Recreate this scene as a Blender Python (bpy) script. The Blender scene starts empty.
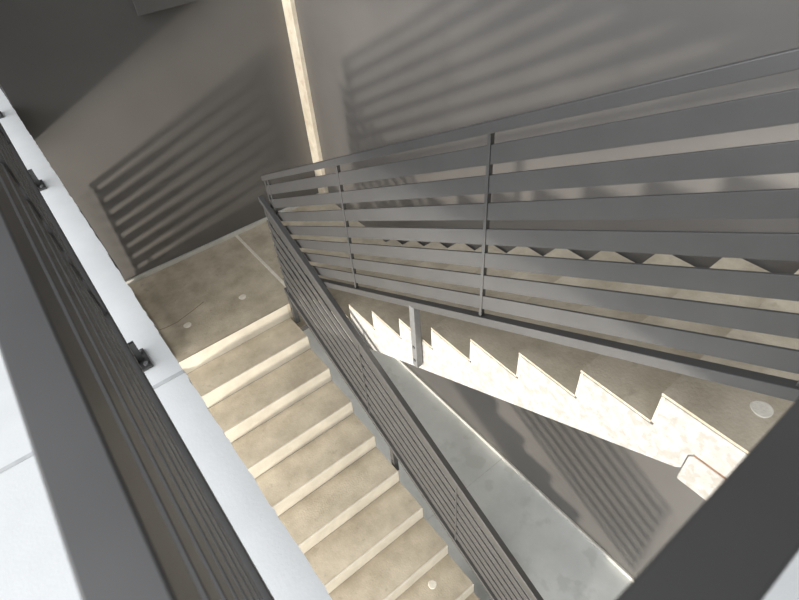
import bpy, bmesh, math, random
from mathutils import Matrix, Vector
random.seed(4)
S = bpy.context.scene
C = S.collection

# ------------------------------------------------------------------ measures
RISE, GOING, N = 0.1671, 0.315, 11
ZL = -RISE * N            # half landing
ZF = 2 * ZL               # floor of the storey below
XW, YW = 2.485, 4.956     # faces of the dark clad walls
XL0, XL1 = 0.10, 1.2525   # left flight
XR0 = 1.3527              # open side of the right flight
YE = 3.625                # landing edge above the left flight
YR = 0.4107               # top nosing of the right flight
M = RISE / GOING

# ------------------------------------------------------------------ materials
def nodes(name):
    m = bpy.data.materials.new(name); m.use_nodes = True
    nt = m.node_tree
    return m, nt, nt.nodes['Principled BSDF']

def concrete(name, c1, c2, scale=3.0, rough=.8, bump=.15, fine=60, spots=None, spec=.3):
    m, nt, b = nodes(name)
    tc = nt.nodes.new('ShaderNodeTexCoord')
    n1 = nt.nodes.new('ShaderNodeTexNoise'); n1.inputs['Scale'].default_value = scale
    n1.inputs['Detail'].default_value = 8; n1.inputs['Roughness'].default_value = .62
    nt.links.new(tc.outputs['Object'], n1.inputs['Vector'])
    r = nt.nodes.new('ShaderNodeValToRGB')
    r.color_ramp.elements[0].position = .33; r.color_ramp.elements[0].color = (*c1, 1)
    r.color_ramp.elements[1].position = .68; r.color_ramp.elements[1].color = (*c2, 1)
    nt.links.new(n1.outputs['Fac'], r.inputs['Fac'])
    col = r.outputs['Color']
    if spots:
        n3 = nt.nodes.new('ShaderNodeTexNoise'); n3.inputs['Scale'].default_value = spots[0]
        n3.inputs['Detail'].default_value = 3
        nt.links.new(tc.outputs['Object'], n3.inputs['Vector'])
        r3 = nt.nodes.new('ShaderNodeValToRGB')
        r3.color_ramp.elements[0].position = spots[1]; r3.color_ramp.elements[0].color = (0, 0, 0, 1)
        r3.color_ramp.elements[1].position = spots[1] + .08; r3.color_ramp.elements[1].color = (1, 1, 1, 1)
        nt.links.new(n3.outputs['Fac'], r3.inputs['Fac'])
        mx = nt.nodes.new('ShaderNodeMix'); mx.data_type = 'RGBA'
        mu = nt.nodes.new('ShaderNodeMath'); mu.operation = 'MULTIPLY'; mu.inputs[1].default_value = spots[3]
        nt.links.new(r3.outputs['Color'], mu.inputs[0])
        nt.links.new(mu.outputs[0], mx.inputs['Factor'])
        nt.links.new(col, mx.inputs[6]); mx.inputs[7].default_value = (*spots[2], 1)
        col = mx.outputs[2]
    nt.links.new(col, b.inputs['Base Color'])
    n2 = nt.nodes.new('ShaderNodeTexNoise'); n2.inputs['Scale'].default_value = fine
    n2.inputs['Detail'].default_value = 4
    nt.links.new(tc.outputs['Object'], n2.inputs['Vector'])
    bp = nt.nodes.new('ShaderNodeBump'); bp.inputs['Strength'].default_value = bump
    bp.inputs['Distance'].default_value = .01
    nt.links.new(n2.outputs['Fac'], bp.inputs['Height'])
    nt.links.new(bp.outputs['Normal'], b.inputs['Normal'])
    b.inputs['Roughness'].default_value = rough
    b.inputs['Specular IOR Level'].default_value = spec
    return m

def plain(name, c, rough=.5, spec=.5, noise=.0, scale=8, metal=0):
    m, nt, b = nodes(name)
    tc = nt.nodes.new('ShaderNodeTexCoord')
    n = nt.nodes.new('ShaderNodeTexNoise'); n.inputs['Scale'].default_value = scale
    n.inputs['Detail'].default_value = 5
    nt.links.new(tc.outputs['Object'], n.inputs['Vector'])
    r = nt.nodes.new('ShaderNodeValToRGB')
    r.color_ramp.elements[0].position = .3; r.color_ramp.elements[1].position = .7
    r.color_ramp.elements[0].color = (*[v * (1 - noise) for v in c], 1)
    r.color_ramp.elements[1].color = (*[v * (1 + noise) for v in c], 1)
    nt.links.new(n.outputs['Fac'], r.inputs['Fac'])
    nt.links.new(r.outputs['Color'], b.inputs['Base Color'])
    b.inputs['Roughness'].default_value = rough
    b.inputs['Specular IOR Level'].default_value = spec
    b.inputs['Metallic'].default_value = metal
    return m

MAT = dict(
    floor=concrete('pale_floor_coating', (.76, .77, .765), (.85, .86, .855), 2.2, .55, .06, 90),
    lowfloor=concrete('grey_floor_coating', (.60, .62, .61), (.72, .74, .73), 2.0, .55, .08, 60, (5, .56, (.54, .56, .54), .6)),
    tread=concrete('brown_dusty_concrete', (.40, .345, .26), (.58, .51, .40), 5.0, .85, .25, 70, (14, .64, (.38, .325, .25), .6)),
    riser=concrete('pale_riser_concrete', (.56, .515, .43), (.70, .65, .55), 5.0, .85, .15, 60),
    stringer=concrete('white_stringer_paint', (.36, .345, .32), (.49, .475, .45), 22.0, .75, .1, 60, (26, .52, (.30, .28, .25), .6)),
    wall=plain('dark_wall_sheet', (.120, .113, .106), .40, .45, .10, 1.2),
    metal=plain('charcoal_satin_metal', (.130, .127, .125), .46, .5, .06, 5, .75),
    steel=plain('grey_bracket_steel', (.16, .16, .16), .4, .5, .1, 20),
    trim=concrete('cream_corner_plaster', (.52, .455, .35), (.70, .64, .53), 6.0, .8, .2, 40, (9, .6, (.50, .36, .27), .5)),
    cap=concrete('pale_mortar_plug', (.68, .63, .54), (.82, .77, .68), 20, .85, .2, 80),
    kerb=concrete('pale_kerb_concrete', (.5, .49, .45), (.64, .62, .57), 6, .8, .2, 50),
    joint=plain('grey_joint_filler', (.58, .59, .59), .8, .3, .1, 30),
    rust=plain('brown_joint_gap', (.20, .12, .08), .9, .2, .3, 40),
)

# ------------------------------------------------------------------ helpers
def new_bm(): return bmesh.new()

def box(bm, x0, x1, y0, y1, z0, z1):
    v = [bm.verts.new(p) for p in ((x0, y0, z0), (x1, y0, z0), (x1, y1, z0), (x0, y1, z0),
                                   (x0, y0, z1), (x1, y0, z1), (x1, y1, z1), (x0, y1, z1))]
    for f in ((3, 2, 1, 0), (4, 5, 6, 7), (0, 1, 5, 4), (1, 2, 6, 5), (2, 3, 7, 6), (3, 0, 4, 7)):
        bm.faces.new([v[i] for i in f])
    return v

def bar(bm, x0, x1, y0, y1, zt, h, m):
    """sloped bar: zt is the top at y = 0, m the rise per metre of y, h the vertical height"""
    v = [bm.verts.new(p) for p in ((x0, y0, zt + m * y0 - h), (x1, y0, zt + m * y0 - h), (x1, y1, zt + m * y1 - h), (x0, y1, zt + m * y1 - h),
                                   (x0, y0, zt + m * y0), (x1, y0, zt + m * y0), (x1, y1, zt + m * y1), (x0, y1, zt + m * y1))]
    for f in ((3, 2, 1, 0), (4, 5, 6, 7), (0, 1, 5, 4), (1, 2, 6, 5), (2, 3, 7, 6), (3, 0, 4, 7)):
        bm.faces.new([v[i] for i in f])

def prism(bm, prof, x0, x1):
    """profile of (y, z) points extruded from x0 to x1"""
    a = [bm.verts.new((x0, y, z)) for y, z in prof]
    b = [bm.verts.new((x1, y, z)) for y, z in prof]
    bm.faces.new(a); bm.faces.new(b[::-1])
    k = len(prof)
    for i in range(k):
        j = (i + 1) % k
        bm.faces.new((a[i], b[i], b[j], a[j]))

def disc(bm, x, y, z, rad, h, n=20):
    a = []; b = []
    for i in range(n):
        t = 2 * math.pi * i / n
        q = rad * (1 + .04 * math.sin(3 * t + x * 9))
        a.append(bm.verts.new((x + q * math.cos(t), y + q * math.sin(t), z)))
        b.append(bm.verts.new((x + .9 * q * math.cos(t), y + .9 * q * math.sin(t), z + h)))
    bm.faces.new(b); bm.faces.new(a[::-1])
    for i in range(n):
        j = (i + 1) % n
        bm.faces.new((a[i], a[j], b[j], b[i]))

def obj(name, bm, mat, parent=None, bevel=0.0, seg=2):
    bmesh.ops.recalc_face_normals(bm, faces=bm.faces)
    me = bpy.data.meshes.new(name); bm.to_mesh(me); bm.free()
    o = bpy.data.objects.new(name, me); C.objects.link(o)
    me.materials.append(mat)
    if parent: o.parent = parent
    if bevel:
        md = o.modifiers.new('bevel', 'BEVEL'); md.width = bevel; md.segments = seg
        md.limit_method = 'ANGLE'; md.angle_limit = math.radians(40)
    return o

def thing(name, label, cat, loc=(0, 0, 0), group=None):
    o = bpy.data.objects.new(name, None); C.objects.link(o)
    o.location = loc; o['label'] = label; o['category'] = cat; o.empty_display_size = .1
    if group: o['group'] = group
    return o

def struct(name, bm, mat, bevel=0.0):
    o = obj(name, bm, mat, None, bevel); o['kind'] = 'structure'; return o

# ------------------------------------------------------------------ setting
# upper floor: one slab, ledge beside the void on the left and the camera side in front
SLAB = .28
bm = new_bm()
edge = []
y = .05
while y < 6.45:                                   # slightly ragged edge of the coating along the void
    edge.append((.0976 + random.uniform(-.003, .003), y)); y += random.uniform(.02, .06)
outline = [(-3.2, -1.8), (XR0, -1.8), (XR0, .05)] + edge + [(.0976, 6.5), (-3.2, 6.5)]
top = [bm.verts.new((x, y, 0)) for x, y in outline]
bot = [bm.verts.new((x, y, -SLAB)) for x, y in outline]
bm.faces.new(top); bm.faces.new(bot[::-1])
for i in range(len(top)):
    j = (i + 1) % len(top); bm.faces.new((top[i], bot[i], bot[j], top[j]))
struct('floor', bm, MAT['floor'])
# raised joint line across the floor and the ledge
bm = new_bm(); box(bm, -3.2, .0965, 1.630, 1.648, -.01, .0025)
struct('trim_2', bm, MAT['joint'])

# landing of the upper storey at the head of the right flight (with the step nib in the slab edge)
bm = new_bm()
prism(bm, [(-1.8, -.36), (.2508, -.36), (.2508, -.205), (.235, -.187), (-.30, -.187), (-.30, 0), (-1.8, 0)], XR0 + .001, XW)
struct('floor_upper_landing', bm, MAT['stringer'], .008)

# half landing
bm = new_bm()
box(bm, XL0, XW, YE - .0 + .001, YW, ZL - .36, ZL)
struct('floor_half_landing', bm, MAT['tread'])
bm = new_bm(); box(bm, 1.362, 1.392, YE + .03, YW - .03, ZL - .01, ZL + .003)
struct('trim_3', bm, MAT['cap'])

# hairline crack in the landing
bm = new_bm(); cp = [(.225, 4.114), (.294, 4.101), (.388, 4.101), (.475, 4.125), (.563, 4.15), (.679, 4.189)]
lo_ = [bm.verts.new((x, y - .003, ZL + .0008)) for x, y in cp]; hi_ = [bm.verts.new((x, y + .003, ZL + .0008)) for x, y in cp]
for i in range(len(cp) - 1): bm.faces.new((lo_[i], lo_[i + 1], hi_[i + 1], hi_[i]))
struct('trim_5', bm, MAT['rust'])

# storey below
bm = new_bm(); box(bm, -3.2, XW + .02, -1.8, 6.5, ZF - .3, ZF)
struct('floor_lower', bm, MAT['lowfloor'])
bm = new_bm(); box(bm, -3.2, XW - .02, 1.934, 1.944, ZF - .01, ZF + .002)
struct('trim_4', bm, MAT['joint'])
bm = new_bm(); box(bm, XW - .022, XW, -1.8, YW - .01, ZF, ZF + .05)
struct('baseboard_right', bm, MAT['kerb'], .004)

# dark clad walls
bm = new_bm(); box(bm, .1005, 2.441, YW, YW + .1, ZF, 3.6)
struct('wall_back', bm, MAT['wall'])
bm = new_bm(); box(bm, -3.2, .1, 6.5, 6.6, ZF, 3.6)
struct('wall_far', bm, MAT['wall'])
bm = new_bm(); box(bm, XW, XW + .1, -1.8, 4.80, ZF, 3.6)
struct('wall_right', bm, MAT['wall'])
# head of the wide opening in the left wall of the storey below
bm = new_bm(); box(bm, -2.3, -2.2, -1.8, YW, -1.20, -SLAB)
struct('wall_left', bm, MAT['wall'])
# cream strip left bare in the corner
bm = new_bm(); box(bm, 2.441, XW + .1, 4.80, YW + .1, ZL, 3.6)
struct('trim_1', bm, MAT['trim'], .004)
# pale upstand at the back of the half landing
bm = new_bm(); box(bm, XL0, 2.44, YW - .03, YW - .001, ZL, ZL + .045)
struct('baseboard_back', bm, MAT['kerb'], .004)

# ------------------------------------------------------------------ flights
def flight(name, label, x0, x1, y_first, z_base, sgn, caps, matx):
    """y_first: y of the lowest riser face; sgn = +1 climbs towards +y, -1 towards -y. Tread k is k risers above z_base."""
    t = thing(name, label, 'stairs', ((x0 + x1) / 2, y_first, z_base))
    L = lambda y: sgn * (y)                       # local y before mirroring
    X0, X1 = x0 - t.location.x, x1 - t.location.x
    pts = [(0, 0)]
    for k in range(1, N):
        pts += [((k - 1) * GOING, k * RISE), (k * GOING, k * RISE)]
    pts += [((N - 1) * GOING, N * RISE)]
    head = (N - 1) * GOING + (.70 if sgn < 0 else .0)
    pts_in = [(y, z - .012) for y, z in pts]
    low = .195
    prof = [(.012, -.0)]
    for k in range(1, N):
        prof += [((k - 1) * GOING + .012, k * RISE - .012), (k * GOING + .012, k * RISE - .012)]
    ytop = (N - 1) * GOING
    prof += [(ytop + .012, N * RISE - .012)]
    if sgn < 0:
        prof += [(ytop + .70, N * RISE - .012), (ytop + .70, N * RISE - .175), (ytop + .175, N * RISE - .175),
                 (ytop + .158, N * RISE - .20), (ytop + .158, N * RISE - .285), (ytop + .140, N * RISE - .305)]
    else:
        prof += [(ytop + .012, N * RISE - .36)]
    prof += [(.30, .30 * M - .357 + RISE), (.05, 0.0)] if sgn > 0 else [(.18, -.20 + .03), (.012, -.20)]
    bm = new_bm()
    prism(bm, [(sgn * y, z) for y, z in prof], X0, X1)
    obj('stringer', bm, MAT['stringer'], t, .003)
    if sgn < 0:                                      # brown gap where the nib bears on the slab
        bm = new_bm(); box(bm, X0 + .003, X1, sgn * (ytop + .60), sgn * (ytop + .176), N * RISE - .187, N * RISE - .1745)
        obj('bearing_joint', bm, MAT['rust'], t)
    for k in range(1, N + 1):
        bm = new_bm()                                # riser face with its rounded pale nosing
        ya = sgn * ((k - 1) * GOING); yb = sgn * ((k - 1) * GOING + .014)
        box(bm, X0, X1, min(ya, yb), max(ya, yb), (k - 1) * RISE, k * RISE - (0 if sgn > 0 else .0132))
        obj('riser', bm, MAT['riser'], t, .005)
        if k == N and sgn > 0: break
        bm = new_bm()
        ya = sgn * ((k - 1) * GOING + (.0142 if sgn > 0 else -.002)); yb = sgn * (k * GOING if k < N else ytop + .70)
        box(bm, X0 + .004, X1 - .004, min(ya, yb), max(ya, yb), k * RISE - .013, k * RISE)
        tr = obj('tread', bm, MAT['tread'], t)
        for (kk, cx, cy, rad) in caps:
            if kk == k:
                bm = new_bm(); disc(bm, cx - t.location.x, cy - y_first, k * RISE, rad, .002)
                c = obj('plug', bm, MAT['cap'], tr); c['label'] = 'round pale mortar plug'
    return t

flight('stair_flight', 'brown concrete stair flight descending from the landing on the left, pale risers showing',
       XL0, XL1, YE - (N - 1) * GOING, ZF, 1, [(3, .99, 1.32, .036)], None)
flight('stair_flight', 'white-sided concrete stair flight climbing right from the landing behind the slatted railing',
       XR0, XW - .02, YR + (N - 1) * GOING, ZL, -1, [(11, 1.542, .165, .036)], None)
for x in (.4436, .99):
    bm = new_bm(); disc(bm, 0, 0, 0, .036, .002)
    o = obj('mortar_plug', bm, MAT['cap']); o.location = (x, 4.0, ZL)
    o['category'] = 'plug'; o['group'] = 'mortar plugs on the half landing'
    o['label'] = ('round pale mortar plug on the landing nearer the ledge' if x < .7
                  else 'round pale mortar plug on the landing nearer the dark railing')

# ------------------------------------------------------------------ railings
def railing(label, xc, y0, y1, zt, m, posts, feet=(), loc=(0, 0, 0), rotz=0, lean=0, group=None, support=(), front=-1, rail=(-.020, .020)):
    """slats lie in the plane x = xc; zt: top at y=0; local axes, loc/rotz move it. front: side the posts project to"""
    base = thing('railing', label, 'railing', loc, group)
    base.rotation_euler = (0, lean, rotz)
    P = MAT['metal']
    bm = new_bm(); bar(bm, xc + rail[0], xc + rail[1], y0, y1, zt, .046, m); obj('top_rail', bm, P, base, .003)
    for k in range(7):
        bm = new_bm(); bar(bm, xc - .005, xc + .005, y0 + .012, y1 - .012, zt - .092 - k * .1235, .080, m)
        obj('slat', bm, P, base, .0015)
    bm = new_bm(); bar(bm, xc - .020, xc + .020, y0, y1, zt - .957, .050, m); obj('bottom_rail', bm, P, base, .003)
    a, b = (xc - .009, xc + .012)
    for y in posts:
        bm = new_bm()
        w = .008
        v = []
        za = zt - .0455; zb = zt - .9575
        for (px, py) in ((a, y - w), (b, y - w), (b, y + w), (a, y + w)):
            v.append((px, py))
        lo = [bm.verts.new((px, py, zb + m * py)) for px, py in v]
        hi = [bm.verts.new((px, py, za + m * py)) for px, py in v]
        bm.faces.new(lo[::-1]); bm.faces.new(hi)
        for i in range(4):
            j = (i + 1) % 4; bm.faces.new((lo[i], lo[j], hi[j], hi[i]))
        obj('post', bm, P, base, .001)
    for y, zfoot in feet:                              # foot standing on a floor, with base plate and bolts
        bm = new_bm()
        box(bm, xc - .03, xc + .01, y - .02, y + .02, zfoot + .008, zt + m * y - 1.0)
        f = obj('foot', bm, P, base, .002)
        bm = new_bm(); box(bm, xc - .075, xc + .050, y - .06, y + .06, zfoot, zfoot + .010)
        bp = obj('base_plate', bm, P, base, .003)
        for dx in (-.055, .032):
            for dy in (-.038, .038):
                bm = new_bm(); disc(bm, xc + dx, y + dy, zfoot + .010, .010, .010, 6)
                obj('bolt', bm, MAT['steel'], bp)
        bm = new_bm()                                  # stiffener wedge on the foot
        prism(bm, [(y - .006, zfoot + .01), (y + .006, zfoot + .01), (y + .006, zfoot + .11), (y - .006, zfoot + .11)], xc + .01, xc + .035)
        obj('stiffener', bm, P, base)
    for y, zlow, mat in support:                       # bracket from the bottom plate down the side of a flight
        bm = new_bm()
        box(bm, xc - .022, xc + .022, y - .022, y + .022, zlow, zt + m * y - .995)
        s = obj('bracket', bm, MAT[mat], base, .002)
        for dz in (.05, .17):
            bm = new_bm(); box(bm, xc - .027, xc - .0215, y - .008, y + .008, zlow + dz, zlow + dz + .016)
            obj('bolt', bm, MAT['metal'], s)
    return base

# right flight (falls with +y)
XRR = 1.324
railing('charcoal slatted railing beside the right flight, largest one, sloping up to the right', XRR, .08, 3.545, .598 + 1.5 * .527, -.527, rail=(-.020, .002), posts=
        (.10, 1.26, 2.40, 3.47, 3.53), support=((1.775, -1.06, 'steel'),))
XM = 1.281
railing('charcoal slatted railing descending between the two flights, seen edge-on', XM, .28, 3.61, -1.79 - 1.5 * .530, .530,
        (.30, 1.36, 2.43, 3.56), support=((2.14, -2.80, 'metal'), (3.55, ZL - .18, 'metal')))
# level guards of the upper floor
G = 'guard railings around the upper floor'
lean = -.030
railing('dark slatted guard railing along the left ledge, its top rail close to the lens', 0, .035, 4.93, 1.24, 0, (.06, 1.80, 3.56, 4.90),
        feet=((.10, 0), (1.80, 0), (3.56, 0), (4.86, 0)), loc=(-.0346, 0, 0), lean=lean, rail=(-.034, .0165))
railing('black guard railing crossing the lower right corner, only its top rail showing', 0, -.10, 1.255, 1.24, 0, (.60,),
        feet=((.60, 0),), loc=(0, 0, 0), rotz=-math.pi / 2, rail=(-.0256, .030))
# guard on the open left side of the half landing, under the ledge
railing('charcoal slatted guard railing on the left side of the half landing below the ledge', .135, 3.66, 4.80, ZL + 1.02, 0, (3.67, 4.79),
        feet=((3.80, ZL), (4.70, ZL)))

# shallow box high on the back wall
t = thing('wall_box', 'shallow dark grey box high on the back wall at the top left', 'box', (1.42, YW - .001, .40))
bm = new_bm(); box(bm, -.22, .22, -.055, 0, .0, .40); obj('case', bm, MAT['wall'], t, .004)
bm = new_bm(); box(bm, -.235, .235, -.066, -.0555, -.012, .41); obj('lid', bm, MAT['wall'], t, .003)

# ------------------------------------------------------------------ light
ld = bpy.data.lights.new('low_daylight', 'AREA'); ld.shape = 'DISK'; ld.size = .60
ld.energy = 1040; ld.color = (1.0, .93, .82)
lo = bpy.data.objects.new('low_daylight', ld); C.objects.link(lo)
lo.location = (-6.5, -.4, -2.9)
lo.rotation_euler = (Vector((1.3, 2.4, -1.0)) - lo.location).to_track_quat('-Z', 'Y').to_euler()

# fill light added under the floor slab to brighten treads and right railing
l2 = bpy.data.lights.new('added_tread_fill', 'AREA'); l2.shape = 'RECTANGLE'; l2.size = 2.4; l2.size_y = .6
l2.energy = 66; l2.color = (1.0, .97, .92)
o2 = bpy.data.objects.new('added_tread_fill', l2); C.objects.link(o2)
o2.location = (-1.3, 2.2, -.86)
o2.rotation_euler = Vector((.84, -.05, -.54)).to_track_quat('-Z', 'Y').to_euler()

w = bpy.data.worlds.new('sky'); S.world = w; w.use_nodes = True
nt = w.node_tree; bg = nt.nodes['Background']
tc = nt.nodes.new('ShaderNodeTexCoord')                # open side of the stairwell: brighter sky to the left
dp = nt.nodes.new('ShaderNodeVectorMath'); dp.operation = 'DOT_PRODUCT'
v = Vector((-.94, .03, .35)).normalized(); dp.inputs[1].default_value = v
nt.links.new(tc.outputs['Generated'], dp.inputs[0])
rp = nt.nodes.new('ShaderNodeValToRGB')
rp.color_ramp.elements[0].position = .12; rp.color_ramp.elements[0].color = (.02, .02, .02, 1)
rp.color_ramp.elements[1].position = .97; rp.color_ramp.elements[1].color = (.95, .97, 1.0, 1)
e = rp.color_ramp.elements.new(.36); e.color = (.20, .21, .22, 1)
e = rp.color_ramp.elements.new(.66); e.color = (.40, .415, .43, 1)
nt.links.new(dp.outputs['Value'], rp.inputs[0]); nt.links.new(rp.outputs[0], bg.inputs[0])
bg.inputs[1].default_value = 4.2

# ------------------------------------------------------------------ camera
R = ((0.78462473, -0.61666694, -0.0639212), (-0.46333735, -0.51476201, -0.72134498), (0.4119254, 0.59560218, -0.68961983))
cd = bpy.data.cameras.new('camera'); co = bpy.data.objects.new('camera', cd); C.objects.link(co)
cd.sensor_width = 36; cd.sensor_fit = 'HORIZONTAL'; cd.lens = 552.1 / 799 * 36
cd.clip_start = .02
cd.dof.use_dof = True; cd.dof.focus_distance = 3.6; cd.dof.aperture_fstop = 6.5
right = Vector((R[0][0], R[0][1], R[0][2])); down = Vector((R[1][0], R[1][1], R[1][2])); fwd = Vector((R[2][0], R[2][1], R[2][2]))
mat = Matrix((right, -down, -fwd)).transposed().to_4x4()
mat.translation = (0, 0, 1.613)
co.matrix_world = mat
S.camera = co
S.view_settings.view_transform = 'Standard'; S.view_settings.look = 'None'
S.view_settings.exposure = 0; S.view_settings.gamma = 1; S.view_settings.use_curve_mapping = False
